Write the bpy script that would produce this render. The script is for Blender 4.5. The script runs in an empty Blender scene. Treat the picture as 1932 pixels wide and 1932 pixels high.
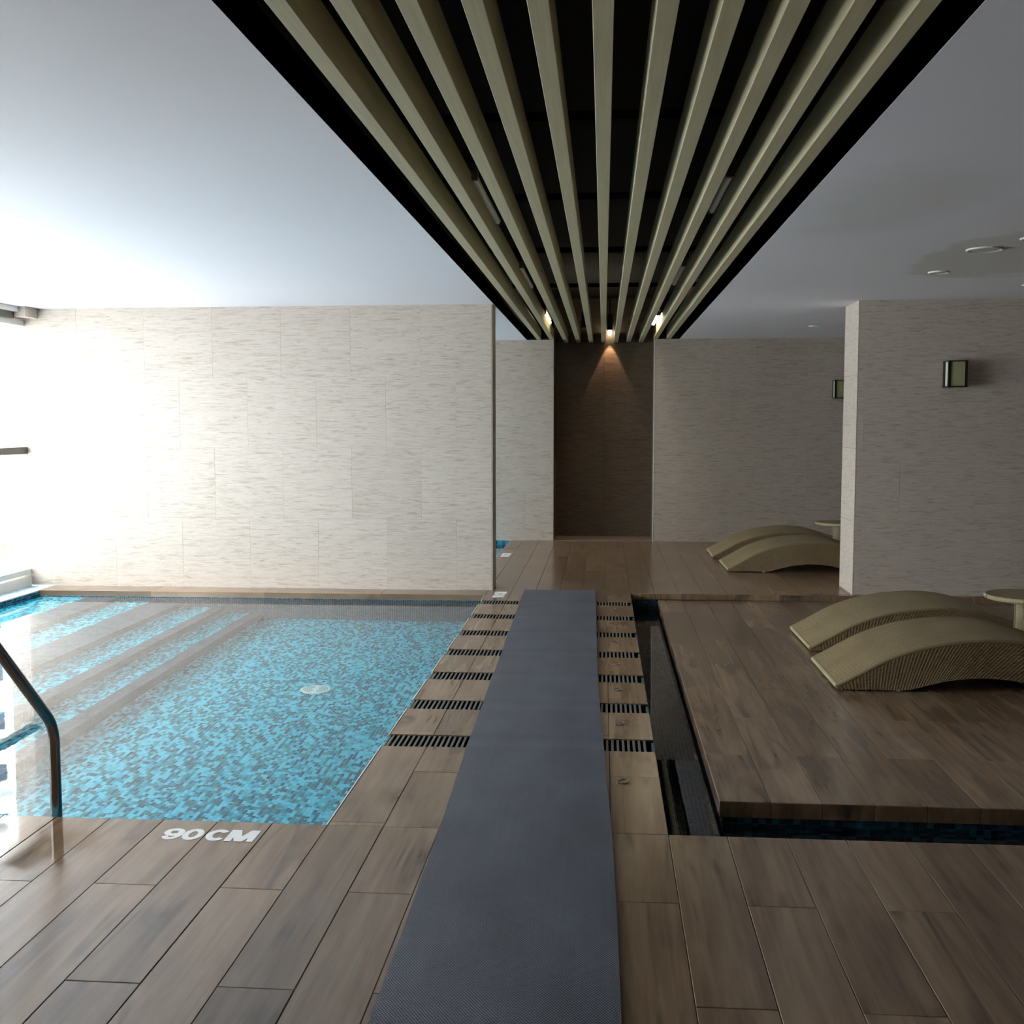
import bpy, bmesh, math, random
import numpy as np
from mathutils import Vector, Matrix
random.seed(7)
D = bpy.data
SC = bpy.context.scene
COL = SC.collection
PI = math.pi

# ------------------------------------------------------------------ camera
CH = 1.44
FPX, YAW, PIT, ROLL = 2078.8, 0.08277, 0.08090, -0.00111
fw = Vector((-math.sin(YAW)*math.cos(PIT), math.cos(YAW)*math.cos(PIT), -math.sin(PIT)))
r0 = Vector((math.cos(YAW), math.sin(YAW), 0)); u0 = r0.cross(fw)
cr, sr = math.cos(ROLL), math.sin(ROLL)
rt = cr*r0 + sr*u0; up = -sr*r0 + cr*u0
cam = D.cameras.new('camera'); camo = D.objects.new('camera', cam); COL.objects.link(camo)
m = Matrix.Identity(4)
for i in range(3):
    m[i][0], m[i][1], m[i][2] = rt[i], up[i], -fw[i]
m[2][3] = CH
camo.matrix_world = m
cam.sensor_width = 36; cam.lens = FPX/1932*36; cam.clip_end = 600; cam.clip_start = .05
SC.camera = camo

def pix(P):
    d = Vector(P) - Vector((0, 0, CH)); z = d.dot(fw)
    if z < .2: return (-9999, -9999)
    return (966 + FPX*d.dot(rt)/z, 966 - FPX*d.dot(up)/z)
def in_view(P, pad=60):
    x, y = pix(P); return -pad < x < 1932+pad and -pad < y < 1932+pad

# ------------------------------------------------------------------ sky and exposure
w = D.worlds.new('world'); SC.world = w; w.use_nodes = True
nt = w.node_tree; bg = nt.nodes['Background']
bg.inputs[1].default_value = 21
_tc = nt.nodes.new('ShaderNodeTexCoord'); _sp = nt.nodes.new('ShaderNodeSeparateXYZ'); nt.links.new(_tc.outputs['Generated'], _sp.inputs[0])
_rp = nt.nodes.new('ShaderNodeValToRGB'); nt.links.new(_sp.outputs[2], _rp.inputs[0]); nt.links.new(_rp.outputs[0], bg.inputs[0])
# overcast sky, brighter overhead; pale lower half added in place of ground bounce
_e = _rp.color_ramp.elements; _e[0].position = 0; _e[0].color = (.50, .52, .55, 1); _e[1].position = 1; _e[1].color = (.95, .975, 1, 1)
vs = SC.view_settings
vs.view_transform = 'Standard'; vs.look = 'None'; vs.gamma = 1; vs.use_curve_mapping = False
vs.exposure = 0.02
cy = SC.cycles
cy.max_bounces = 12; cy.diffuse_bounces = 7; cy.glossy_bounces = 5; cy.transmission_bounces = 8; cy.transparent_max_bounces = 10
cy.sample_clamp_indirect = 12; cy.blur_glossy = 1.0
cy.caustics_refractive = True; cy.caustics_reflective = True
cy.use_denoising = True

# ------------------------------------------------------------------ material helpers
def srgb(r, g, b):
    f = lambda c: (c/255/12.92 if c/255 <= .04045 else ((c/255+.055)/1.055)**2.4)
    return (f(r), f(g), f(b), 1)
class N:
    def __init__(s, name):
        s.m = D.materials.new(name); s.m.use_nodes = True
        s.t = s.m.node_tree; s.b = s.t.nodes['Principled BSDF']; s.out = s.t.nodes['Material Output']
    def n(s, typ, ins=None, **kw):
        x = s.t.nodes.new(typ)
        for k, v in kw.items(): setattr(x, k, v)
        for k, v in (ins or {}).items(): s.put(x.inputs[k], v)
        return x
    def put(s, sock, v):
        if isinstance(v, bpy.types.NodeSocket): s.t.links.new(v, sock)
        else: sock.default_value = v
    def math(s, op, a, b=0.0, c=None):
        x = s.n('ShaderNodeMath', operation=op); s.put(x.inputs[0], a); s.put(x.inputs[1], b)
        if c is not None: s.put(x.inputs[2], c)
        return x.outputs[0]
    def vmath(s, op, a, b):
        x = s.n('ShaderNodeVectorMath', operation=op); s.put(x.inputs[0], a); s.put(x.inputs[1], b)
        return x.outputs[0]
    def noise(s, vec, scale, detail=4, rough=.55, dist=0):
        return s.n('ShaderNodeTexNoise', {'Vector': vec, 'Scale': scale, 'Detail': detail, 'Roughness': rough, 'Distortion': dist}).outputs['Fac']
    def ramp(s, fac, stops, mode='LINEAR'):
        x = s.n('ShaderNodeValToRGB', {'Fac': fac}); e = x.color_ramp.elements; x.color_ramp.interpolation = mode
        while len(e) < len(stops): e.new(.5)
        for i, (p, c) in enumerate(stops): e[i].position = p; e[i].color = c if len(c) == 4 else (*c, 1)
        return x.outputs[0]
    def mix(s, f, a, b, mode='MIX'):
        x = s.n('ShaderNodeMix', data_type='RGBA', blend_type=mode)
        s.put(x.inputs[0], f); s.put(x.inputs[6], a); s.put(x.inputs[7], b); return x.outputs[2]
    def bump(s, h, strength=.3, dist=.002):
        x = s.n('ShaderNodeBump', {'Height': h, 'Strength': strength, 'Distance': dist}); s.put(s.b.inputs['Normal'], x.outputs[0])
    def set(s, **kw):
        for k, v in kw.items(): s.put(s.b.inputs[k.replace('_', ' ')], v)
        return s.m
def g(v): return (v, v, v, 1)
def plain(name, col, rough=.5, metal=0, var=.06, scale=9, bump=0):
    a = N(name); tc = a.n('ShaderNodeTexCoord').outputs['Object']
    f = a.noise(tc, scale, 3)
    c = a.mix(1, col, a.ramp(f, [(.3, g(1-var)), (.7, g(1+var))]), 'MULTIPLY')
    if bump: a.bump(a.noise(tc, scale*12, 3), bump, .001)
    return a.set(Base_Color=c, Roughness=rough, Metallic=metal)

def wood_tile_mat(name, tint=1.0):
    a = N(name)
    tc = a.n('ShaderNodeTexCoord').outputs['Object']
    rnd = a.n('ShaderNodeObjectInfo').outputs['Random']
    isl = a.n('ShaderNodeNewGeometry')
    rr = a.math('FRACT', a.math('ADD', rnd, a.math('MULTIPLY', isl.outputs['Random Per Island'], .618)))
    off = a.n('ShaderNodeCombineXYZ', {'X': a.math('MULTIPLY', rr, 37.), 'Y': a.math('MULTIPLY', rr, 91.), 'Z': rr}).outputs[0]
    v = a.vmath('ADD', tc, off)
    grain = a.noise(a.vmath('MULTIPLY', v, (30, 1.1, 8)), 1.5, 5, .6, .4)
    broad = a.noise(a.vmath('MULTIPLY', v, (6.5, .9, 2)), 1.3, 4, .5, .7)
    vein = a.noise(a.vmath('MULTIPLY', v, (6.5, .42, 2)), 1.0, 1, .5, .8)
    c = a.ramp(a.math('ADD', a.math('MULTIPLY', grain, .35), a.math('MULTIPLY', broad, .65)),
               [(.30, srgb(88, 69, 53)), (.45, srgb(119, 97, 76)), (.58, srgb(135, 113, 90)), (.74, srgb(149, 128, 105))])
    dark = a.ramp(vein, [(.44, g(1)), (.488, g(.46)), (.512, g(.52)), (.55, g(1))])
    c = a.mix(a.ramp(a.noise(v, 1.9, 2), [(.46, g(0)), (.60, g(.9))]), c, a.mix(1, c, dark, 'MULTIPLY'))
    k = a.ramp(rr, [(0, g(.74*tint)), (.25, g(.94*tint)), (.7, g(1.04*tint)), (1, g(1.2*tint))])
    c = a.mix(1, c, k, 'MULTIPLY')
    c = a.mix(a.ramp(a.math('FRACT', a.math('MULTIPLY', rr, 7.3)), [(0, g(0)), (1, g(.35))]), c, a.mix(1, c, (1.0, .91, .82, 1), 'MULTIPLY'))
    pos = isl.outputs['Position']
    # puddle of splashed water where bathers climb out
    dist = a.n('ShaderNodeVectorMath', operation='LENGTH'); a.put(dist.inputs[0], a.vmath('MULTIPLY', a.vmath('SUBTRACT', pos, (-2.15, 3.50, 0)), (1.0, 1.9, 0)))
    wet = a.math('ADD', dist.outputs['Value'], a.math('MULTIPLY', a.noise(pos, 7, 3), .45))
    wetm = a.ramp(wet, [(.60, g(1)), (.82, g(0))])
    damp = a.noise(pos, 1.7, 3)
    rough = a.ramp(damp, [(.30, g(.215)), (.70, g(.25))])
    rough = a.mix(wetm, rough, g(.05))
    c = a.mix(a.math('MULTIPLY', wetm, .25), c, a.mix(1, c, g(.6), 'MULTIPLY'))
    return a.set(Base_Color=c, Roughness=rough, Specular_IOR_Level=.62)

def stone_mat(name, lo, hi, dk):
    a = N(name)
    tc = a.n('ShaderNodeTexCoord').outputs['Object']
    rnd = a.n('ShaderNodeObjectInfo').outputs['Random']
    v = a.vmath('ADD', tc, a.n('ShaderNodeCombineXYZ', {'X': a.math('MULTIPLY', rnd, 53.), 'Y': a.math('MULTIPLY', rnd, 23.), 'Z': a.math('MULTIPLY', rnd, 31.)}).outputs[0])
    s1 = a.noise(a.vmath('MULTIPLY', v, (4.5, 4.5, 44)), 1.5, 6, .66, .8)
    s2 = a.noise(a.vmath('MULTIPLY', v, (20, 20, 150)), 1.6, 4, .6, .5)
    c = a.ramp(s1, [(.34, dk), (.46, lo), (.60, hi)])
    c = a.mix(a.ramp(s2, [(.55, g(0)), (.70, g(.55))]), c, dk)
    c = a.mix(1, c, a.ramp(rnd, [(0, g(.965)), (1, g(1.03))]), 'MULTIPLY')
    a.bump(s2, .04, .0003)
    return a.set(Base_Color=c, Roughness=.42, Specular_IOR_Level=.4)

def mosaic_mat(name, stops, rough=.45):
    a = N(name)
    gm = a.n('ShaderNodeNewGeometry')
    rnd = a.n('ShaderNodeObjectInfo').outputs['Random']
    r = a.math('FRACT', a.math('ADD', gm.outputs['Random Per Island'], a.math('MULTIPLY', rnd, 9.17)))
    c = a.ramp(r, stops, 'CONSTANT')
    c = a.mix(1, c, a.ramp(a.noise(gm.outputs['Position'], 60, 2), [(.3, g(.88)), (.7, g(1.1))]), 'MULTIPLY')
    return a.set(Base_Color=c, Roughness=rough, Specular_IOR_Level=.03)

def water_mat(name, bump, tint=(1, 1, 1, 1)):
    a = N(name)
    pos = a.n('ShaderNodeNewGeometry').outputs['Position']
    h = a.noise(a.vmath('MULTIPLY', pos, (1, .8, 1)), 3.2, 3, .5, .6)
    a.bump(h, bump, .01)
    return a.set(Base_Color=tint, Roughness=0.0, IOR=1.333, Transmission_Weight=1.0)

def glass_mat():
    a = N('window_glass')
    gm = a.n('ShaderNodeNewGeometry'); dt = a.n('ShaderNodeVectorMath', operation='DOT_PRODUCT')
    a.put(dt.inputs[0], gm.outputs['Normal']); a.put(dt.inputs[1], gm.outputs['Incoming'])
    k = a.math('SUBTRACT', 1.0, a.math('ABSOLUTE', dt.outputs['Value']))
    fr = a.math('MULTIPLY_ADD', a.math('POWER', k, 5.0), .90, .035)
    tr = a.n('ShaderNodeBsdfTransparent', {'Color': (.97, .99, .98, 1)}); gl = a.n('ShaderNodeBsdfGlossy', {'Roughness': 0.0})
    mx = a.n('ShaderNodeMixShader'); a.put(mx.inputs[0], fr); a.put(mx.inputs[1], tr.outputs[0]); a.put(mx.inputs[2], gl.outputs[0])
    a.put(a.out.inputs[0], mx.outputs[0]); return a.m

def wicker_mat(name, light, dark, pu=.026, pv=.016, wv=.32, wr=.75):
    a = N(name)
    uv = a.n('ShaderNodeSeparateXYZ', {'Vector': a.n('ShaderNodeTexCoord').outputs['UV']})
    su = a.math('SINE', a.math('MULTIPLY', uv.outputs[0], 2*PI/pu)); sv = a.math('SINE', a.math('MULTIPLY', uv.outputs[1], 2*PI/pv))
    h = a.math('MULTIPLY', su, sv)
    rib = a.math('ABSOLUTE', su)
    hh = a.math('ADD', a.math('MULTIPLY', h, wv), a.math('MULTIPLY', rib, wr))
    c = a.ramp(a.math('MULTIPLY_ADD', hh, .45, .4), [(.15, dark), (.55, light), (1, light)])
    c = a.mix(1, c, a.ramp(a.noise(a.n('ShaderNodeTexCoord').outputs['Object'], 5, 3), [(.3, g(.86)), (.7, g(1.1))]), 'MULTIPLY')
    a.bump(hh, 1.0, .003)
    return a.set(Base_Color=c, Roughness=.5)

def emit_mat(name, col, s):
    a = N(name); return a.set(Base_Color=(.8, .8, .8, 1), Emission_Color=col, Emission_Strength=s, Roughness=.3)

def mat_mat():
    a = N('rubber_mat')
    uv = a.n('ShaderNodeSeparateXYZ', {'Vector': a.n('ShaderNodeTexCoord').outputs['Object']})
    X, Y = uv.outputs[0], uv.outputs[1]
    row = a.math('SINE', a.math('MULTIPLY', Y, 2*PI/.0125))
    zz = a.math('SINE', a.math('MULTIPLY_ADD', X, 2*PI/.0085, a.math('MULTIPLY', a.math('SIGN', row), 1.57)))
    h = a.math('MULTIPLY', a.math('ABSOLUTE', row), a.math('MULTIPLY_ADD', zz, .5, .5))
    base = a.ramp(a.noise(a.vmath('MULTIPLY', a.n('ShaderNodeTexCoord').outputs['Object'], (2, 1, 1)), 2.2, 5, .6), [(.3, srgb(74, 80, 94)), (.7, srgb(93, 99, 115))])
    lines = a.ramp(a.noise(a.vmath('MULTIPLY', a.n('ShaderNodeTexCoord').outputs['Object'], (70, 1.2, 1)), 1, 3), [(.3, g(.93)), (.7, g(1.06))])
    c = a.mix(1, base, lines, 'MULTIPLY')
    c = a.mix(1, c, a.ramp(h, [(0, g(.55)), (.45, g(1.0)), (1, g(1.16))]), 'MULTIPLY')
    a.bump(h, .6, .002)
    return a.set(Base_Color=c, Roughness=.42, Specular_IOR_Level=.6)

M = {}
M['plank'] = wood_tile_mat('wood_look_tile')
M['grout'] = plain('dark_grout', srgb(70, 59, 50), .8)
M['stone'] = stone_mat('travertine_tile', srgb(182, 170, 158), srgb(190, 179, 168), srgb(160, 146, 133))
M['stone_joint'] = plain('wall_joint', srgb(168, 155, 142), .8)
M['niche'] = stone_mat('dark_niche_stone', srgb(96, 83, 70), srgb(106, 93, 79), srgb(78, 67, 57))
M['ceil'] = None
M['brown'] = plain('brown_wall_panel', srgb(78, 66, 57), .6, 0, .05, 2)
M['void'] = plain('black_void_paint', srgb(9, 9, 9), .9)
M['slat'] = None
M['mosaic'] = mosaic_mat('pool_mosaic', [(0, srgb(84, 208, 232)), (.32, srgb(52, 182, 210)), (.50, srgb(16, 146, 172)), (.64, srgb(0, 108, 134)), (.80, srgb(24, 144, 146)), (.90, srgb(0, 90, 114))])
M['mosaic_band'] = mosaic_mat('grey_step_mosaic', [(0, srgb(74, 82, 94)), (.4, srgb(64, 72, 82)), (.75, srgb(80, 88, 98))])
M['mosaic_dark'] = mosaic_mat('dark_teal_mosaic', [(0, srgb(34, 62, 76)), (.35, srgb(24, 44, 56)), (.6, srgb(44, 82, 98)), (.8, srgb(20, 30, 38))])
M['mosaic_mid'] = mosaic_mat('waterline_mosaic', [(0, srgb(52, 96, 116)), (.3, srgb(40, 76, 96)), (.55, srgb(70, 128, 146)), (.8, srgb(34, 60, 76))])
M['ledge_mosaic'] = mosaic_mat('glare_ledge_mosaic', [(0, srgb(176, 200, 214)), (.4, srgb(150, 182, 200)), (.7, srgb(196, 212, 220))])  # ledge tiles coloured pale, window glare put into their colour
M['ledge'] = plain('ledge_mortar', srgb(190, 196, 200), .6)
M['grout_pool'] = plain('pool_grout', srgb(140, 214, 232), .7)
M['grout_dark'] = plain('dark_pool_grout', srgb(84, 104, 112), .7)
M['water'] = water_mat('pool_water', .05, (.90, .985, 1, 1))
M['water2'] = water_mat('channel_water', .03, (.90, .96, .97, 1))
M['glass'] = glass_mat()
M['alu'] = plain('white_aluminium', srgb(212, 212, 208), .35, 0, .03)
M['dark_alu'] = plain('dark_aluminium', srgb(92, 88, 82), .4, .3, .04)
M['sill'] = plain('pale_sill_stone', srgb(214, 206, 196), .4, 0, .04)
M['threshold'] = plain('grey_threshold', srgb(120, 112, 104), .5)
M['nosing'] = plain('white_edge_trim', srgb(226, 226, 222), .35)
M['steel'] = plain('brushed_steel', srgb(120, 116, 112), .20, 1.0, .05)
M['steel2'] = plain('worn_steel', srgb(110, 104, 96), .35, .9, .1)
M['bar'] = plain('grey_grate_bar', srgb(96, 94, 90), .45, 0, .1)
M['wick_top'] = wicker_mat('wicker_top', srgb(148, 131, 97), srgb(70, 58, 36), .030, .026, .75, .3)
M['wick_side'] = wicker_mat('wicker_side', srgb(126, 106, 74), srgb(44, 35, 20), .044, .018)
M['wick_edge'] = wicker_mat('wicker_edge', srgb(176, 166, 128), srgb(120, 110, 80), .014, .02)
M['white_foot'] = plain('white_foot', srgb(225, 225, 220), .4)
M['lamp_frame'] = plain('dark_bronze', srgb(34, 34, 30), .4, .4)
M['lamp_front'] = plain('olive_diffuser', srgb(158, 158, 118), .35, 0, .02)
M['lamp_side'] = plain('cream_diffuser', srgb(214, 216, 200), .35, 0, .02)
M['mat'] = mat_mat()
M['paint'] = plain('white_road_paint', srgb(240, 240, 240), .5, 0, .02)
M['drainplate'] = plain('white_drain_plastic', srgb(214, 240, 236), .4, 0, .02)
M['slot_dark'] = plain('dark_slot', srgb(40, 60, 66), .7)

def ceiling_mat():
    a = N('ceiling_paint'); pos = a.n('ShaderNodeNewGeometry').outputs['Position']
    def blob(c, sx, sy, nz, e0, e1):
        d = a.n('ShaderNodeVectorMath', operation='LENGTH')
        a.put(d.inputs[0], a.vmath('MULTIPLY', a.vmath('SUBTRACT', pos, (*c, 0)), (sx, sy, 0)))
        x = a.math('ADD', d.outputs['Value'], a.math('MULTIPLY', a.math('SUBTRACT', a.noise(pos, nz, 3), .5), .8))
        return a.ramp(x, [(e0, g(1)), (e1, g(0))])
    base = a.mix(1, srgb(226, 223, 228), a.ramp(a.noise(pos, .9, 3), [(.3, g(.985)), (.7, g(1.01))]), 'MULTIPLY')
    c = a.mix(a.math('MULTIPLY', blob((2.45, 6.9), 1.25, .62, 1.6, .62, .70), .5), base, srgb(186, 183, 168))
    c = a.mix(a.math('MULTIPLY', blob((1.30, 5.35), 1.9, .75, 1.3, .40, .85), .35), c, srgb(190, 186, 170))
    a.bump(a.noise(pos, 1.8, 2), .10, .01)
    return a.set(Base_Color=c, Roughness=.7)
M['ceil'] = ceiling_mat()
def slat_mat():
    a = N('olive_wood_slat'); tc = a.n('ShaderNodeTexCoord').outputs['Object']; rnd = a.n('ShaderNodeObjectInfo').outputs['Random']
    v = a.vmath('ADD', tc, a.n('ShaderNodeCombineXYZ', {'X': a.math('MULTIPLY', rnd, 41.), 'Y': a.math('MULTIPLY', rnd, 17.), 'Z': 0.0}).outputs[0])
    f = a.noise(a.vmath('MULTIPLY', v, (60, 1.5, 30)), 1.4, 5, .6, .3)
    c = a.ramp(f, [(.3, srgb(172, 161, 128)), (.7, srgb(190, 180, 147))])
    return a.set(Base_Color=c, Roughness=.5)
M['slat'] = slat_mat()

# ------------------------------------------------------------------ mesh helpers
def link(name, me, mat=None, parent=None, loc=(0, 0, 0)):
    if mat is not None and not me.materials: me.materials.append(mat)
    o = D.objects.new(name, me); COL.objects.link(o); o.location = loc
    if parent is not None: o.parent = parent
    return o
def tag(o, label=None, cat=None, group=None, kind=None):
    for k, v in (('label', label), ('category', cat), ('group', group), ('kind', kind)):
        if v: o[k] = v
    return o
def empty(name, loc=(0, 0, 0)):
    o = D.objects.new(name, None); COL.objects.link(o); o.location = loc; o.empty_display_size = .1; return o
class MB:
    def __init__(s): s.v = []; s.f = []
    def box(s, x0, x1, y0, y1, z0, z1):
        b = len(s.v)
        s.v += [(x0, y0, z0), (x1, y0, z0), (x1, y1, z0), (x0, y1, z0), (x0, y0, z1), (x1, y0, z1), (x1, y1, z1), (x0, y1, z1)]
        s.f += [tuple(b+i for i in q) for q in ((0, 3, 2, 1), (4, 5, 6, 7), (0, 1, 5, 4), (1, 2, 6, 5), (2, 3, 7, 6), (3, 0, 4, 7))]
        return s
    def cbox(s, x0, x1, y0, y1, z0, z1, c=.0015, ax=2):
        """box with a chamfered outer face on axis ax (+ side)"""
        def P(a, bb, h): return {2: (a, bb, h), 1: (a, h, bb), 0: (h, a, bb)}[ax]
        if ax == 2: A, B, h0, h1 = (x0, x1), (y0, y1), z0, z1
        elif ax == 1: A, B, h0, h1 = (x0, x1), (z0, z1), y0, y1
        else: A, B, h0, h1 = (y0, y1), (z0, z1), x0, x1
        sg = 1 if h1 > h0 else -1
        b = len(s.v)
        for (h, i) in ((h0, 0), (h1-sg*c, 0), (h1, c)):
            s.v += [P(A[0]+i, B[0]+i, h), P(A[1]-i, B[0]+i, h), P(A[1]-i, B[1]-i, h), P(A[0]+i, B[1]-i, h)]
        for L in (0, 4):
            for i in range(4):
                j = (i+1) % 4; s.f.append((b+L+i, b+L+j, b+L+4+j, b+L+4+i))
        s.f.append((b+8, b+9, b+10, b+11)); s.f.append((b+3, b+2, b+1, b))
        return s
    def quad(s, *p):
        b = len(s.v); s.v += list(p); s.f.append((b, b+1, b+2, b+3)); return s
    def tube(s, pts, r, n=14, caps=True):
        pts = [Vector(p) for p in pts]; rr = r if isinstance(r, (list, tuple)) else [r]*len(pts)
        rings = []; ref = None
        for i, p in enumerate(pts):
            t = ((pts[min(i+1, len(pts)-1)] - pts[max(i-1, 0)])).normalized()
            if ref is None: ref = t.orthogonal().normalized()
            ref = (ref - t*ref.dot(t)).normalized(); bt = t.cross(ref)
            b = len(s.v); rings.append(b)
            for k in range(n):
                a = 2*PI*k/n; s.v.append(tuple(p + ref*(math.cos(a)*rr[i]) + bt*(math.sin(a)*rr[i])))
        for a, b in zip(rings, rings[1:]):
            for k in range(n): j = (k+1) % n; s.f.append((a+k, a+j, b+j, b+k))
        if caps:
            s.f.append(tuple(rings[0]+k for k in reversed(range(n)))); s.f.append(tuple(rings[-1]+k for k in range(n)))
        return s
    def lathe(s, prof, n=32, c=(0, 0, 0)):
        rings = []
        for r, z in prof:
            b = len(s.v); rings.append(b)
            for k in range(n): a = 2*PI*k/n; s.v.append((c[0]+r*math.cos(a), c[1]+r*math.sin(a), c[2]+z))
        for a, b in zip(rings, rings[1:]):
            for k in range(n): j = (k+1) % n; s.f.append((a+k, a+j, b+j, b+k))
        s.f.append(tuple(rings[0]+k for k in reversed(range(n)))); s.f.append(tuple(rings[-1]+k for k in range(n)))
        return s
    def ring(s, R, r, c=(0, 0, 0), n=28, k=8, tilt=0, flat=1):
        b0 = len(s.v)
        for i in range(n):
            a = 2*PI*i/n
            for j in range(k):
                q = 2*PI*j/k; x = (R+r*math.cos(q))*math.cos(a); y = (R+r*math.cos(q))*math.sin(a); z = r*flat*math.sin(q)
                y, z = y*math.cos(tilt)-z*math.sin(tilt), y*math.sin(tilt)+z*math.cos(tilt)
                s.v.append((c[0]+x, c[1]+y, c[2]+z))
        for i in range(n):
            for j in range(k):
                s.f.append((b0+i*k+j, b0+((i+1) % n)*k+j, b0+((i+1) % n)*k+(j+1) % k, b0+i*k+(j+1) % k))
        return s
    def mesh(s, name, smooth=False):
        me = D.meshes.new(name); me.from_pydata(s.v, [], s.f)
        bm = bmesh.new(); bm.from_mesh(me); bmesh.ops.recalc_face_normals(bm, faces=bm.faces); bm.to_mesh(me); bm.free()
        if smooth:
            for p in me.polygons: p.use_smooth = True
            try: me.set_sharp_from_angle(angle=math.radians(40))
            except Exception: pass
        return me
    def flat(s, name):
        me = D.meshes.new(name); me.from_pydata(s.v, [], s.f); me.update()
        if me.polygons[0].normal.z < 0: me.flip_normals()
        return me
    def obj(s, name, mat, parent=None, loc=(0, 0, 0), smooth=False):
        return link(name, s.mesh(name, smooth), mat, parent, loc)

# ------------------------------------------------------------------ layout
ZC = 2.437                      # ceiling height
XP, XC = -0.98, 0.235           # pool edge, channel edge
YN, YW = 3.79, 9.37             # near pool edge, left partition
YU, YF = 9.29, 13.41            # upper deck edge, far wall
XL, XR, YB = -5.07, 5.2, -2.2   # window side, right wall, wall behind the camera
PXL, PY0, PY1, PZ = .463, 4.28, 9.215, -.045
PWID, PLEN, POFF = .2025, 1.18, 2.645
DR = [(4.86+.6465*i-.092, 4.86+.6465*i+.092) for i in range(7)]

# ------------------------------------------------------------------ floor
floor = empty('floor'); tag(floor, kind='structure')
slab = MB()
for r in ((XL-.3, XR, YB, YN-.012), (XP+.01, XC-.01, YN-.012, DR[0][0]), (-1.13, XR, YW, YF+.6), (XP+.01, XR, YU+.01, YW), (-4.86, XP+.01, 9.09, YW)):
    slab.box(*r, -.30, -.004)
for a, b in zip(DR, DR[1:]+[(YU+.01, 0)]): slab.box(XP+.01, XC-.01, a[1], b[0], -.30, -.004)
slab.obj('floor_slab', M['grout'], floor)

regions = [(XL+.0, XR, YB, YN), (XP, XC, YN, DR[0][0])]
for a, b in zip(DR, DR[1:]+[(YU, 0)]): regions.append((XP, XC, a[1], b[0]))
regions += [(XP, XR, YU, YW), (-1.14, XR, YW, YF)]
far_stuff = MB(); n_pl = 0; cand = []
for (x0, x1, y0, y1) in regions:
    k0, k1 = math.floor((x0-XP)/PWID+1e-4), math.ceil((x1-XP)/PWID-1e-4)
    for k in range(k0, k1):
        a, b = max(x0, XP+k*PWID), min(x1, XP+(k+1)*PWID)
        if b-a < .012: continue
        ph = POFF + (PLEN/2 if k % 2 else 0)
        if y0 >= YU-.001 and y1 > YU+.2: ph = 9.37 + (.62 if k % 2 else .12) + random.choice((0, .2))
        j0 = math.floor((y0-ph)/PLEN+1e-4)
        ys = [y0]+[ph+j*PLEN for j in range(j0, j0+12) if y0+.03 < ph+j*PLEN < y1-.03]+[y1]
        for c, d in zip(ys, ys[1:]): cand.append((a, b, c, d))
# leave the pieces that stand under walls out; merge the lip in front of the partition into the far planks' rows
G = .0009
vis = []
for (a, b, c, d) in cand:
    mx, my = (a+b)/2, (c+d)/2
    if in_view((mx, my, 0), 160) or in_view((mx, d, 0), 60): vis.append((a, b, c, d))
    else: far_stuff.cbox(a+G, b-G, c+G, d-G, -.012, random.uniform(-.0004, .0004))
vis.sort(key=lambda r: r[2])
for i, (a, b, c, d) in enumerate(vis):
    z = random.uniform(-.0006, .0006)
    hx, hy = (b-a)/2-G, (d-c)/2-G
    if i < 296: MB().cbox(-hx, hx, -hy, hy, -.012, 0).obj('plank', M['plank'], floor, ((a+b)/2, (c+d)/2, z))
    else: far_stuff.cbox(a+G, b-G, c+G, d-G, -.012, z)
o = far_stuff.obj('plank_field', M['plank'], floor); tag(o, kind='stuff')
print('planks visible', len(vis))
# coping strip along the foot of the left partition
x = -4.87
while x < XP-.05:
    x1 = min(x+1.0, XP)
    hx = (x1-x)/2
    o = MB().cbox(-.14, .14, -hx+G, hx-G, -.045, 0).obj('coping_tile', M['plank'], floor, ((x+x1)/2, 9.23, 0)); o.rotation_euler[2] = PI/2
    x = x1

# ------------------------------------------------------------------ mosaic generator
def mosaic(o, u, v, n, U, V, pitch=.019, var=True, seed=1, skip=None, collect=None, dz=.003, origin=None):
    """tiles laid in courses over U x V from corner o; returns MB of tiles"""
    rng = random.Random(seed); o, u, v, n = map(Vector, (o, u, v, n)); mb = MB(); gp = .0013
    cols = int(U/pitch+.5); pu = U/cols
    for i in range(cols):
        y = -rng.random()*pitch if var else 0
        while y < V-1e-4:
            L = (pitch*2 if rng.random() < .7 else pitch) if var else pitch
            a0, a1 = i*pu+gp, (i+1)*pu-gp; b0, b1 = max(y, 0)+gp, min(y+L, V)-gp; y += L
            if b1-b0 < .004: continue
            if skip and skip((a0+a1)/2, (b0+b1)/2): continue
            c = [o+u*a0+v*b0, o+u*a1+v*b0, o+u*a1+v*b1, o+u*a0+v*b1]
            if collect is not None: collect.append((i, b0, c)); continue
            b = len(mb.v)
            mb.v += [tuple(p) for p in c]+[tuple(p+n*dz) for p in c]
            mb.f += [(b+4, b+5, b+6, b+7)]+[(b+k, b+(k+1) % 4, b+4+(k+1) % 4, b+4+k) for k in range(4)]
    return mb

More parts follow.
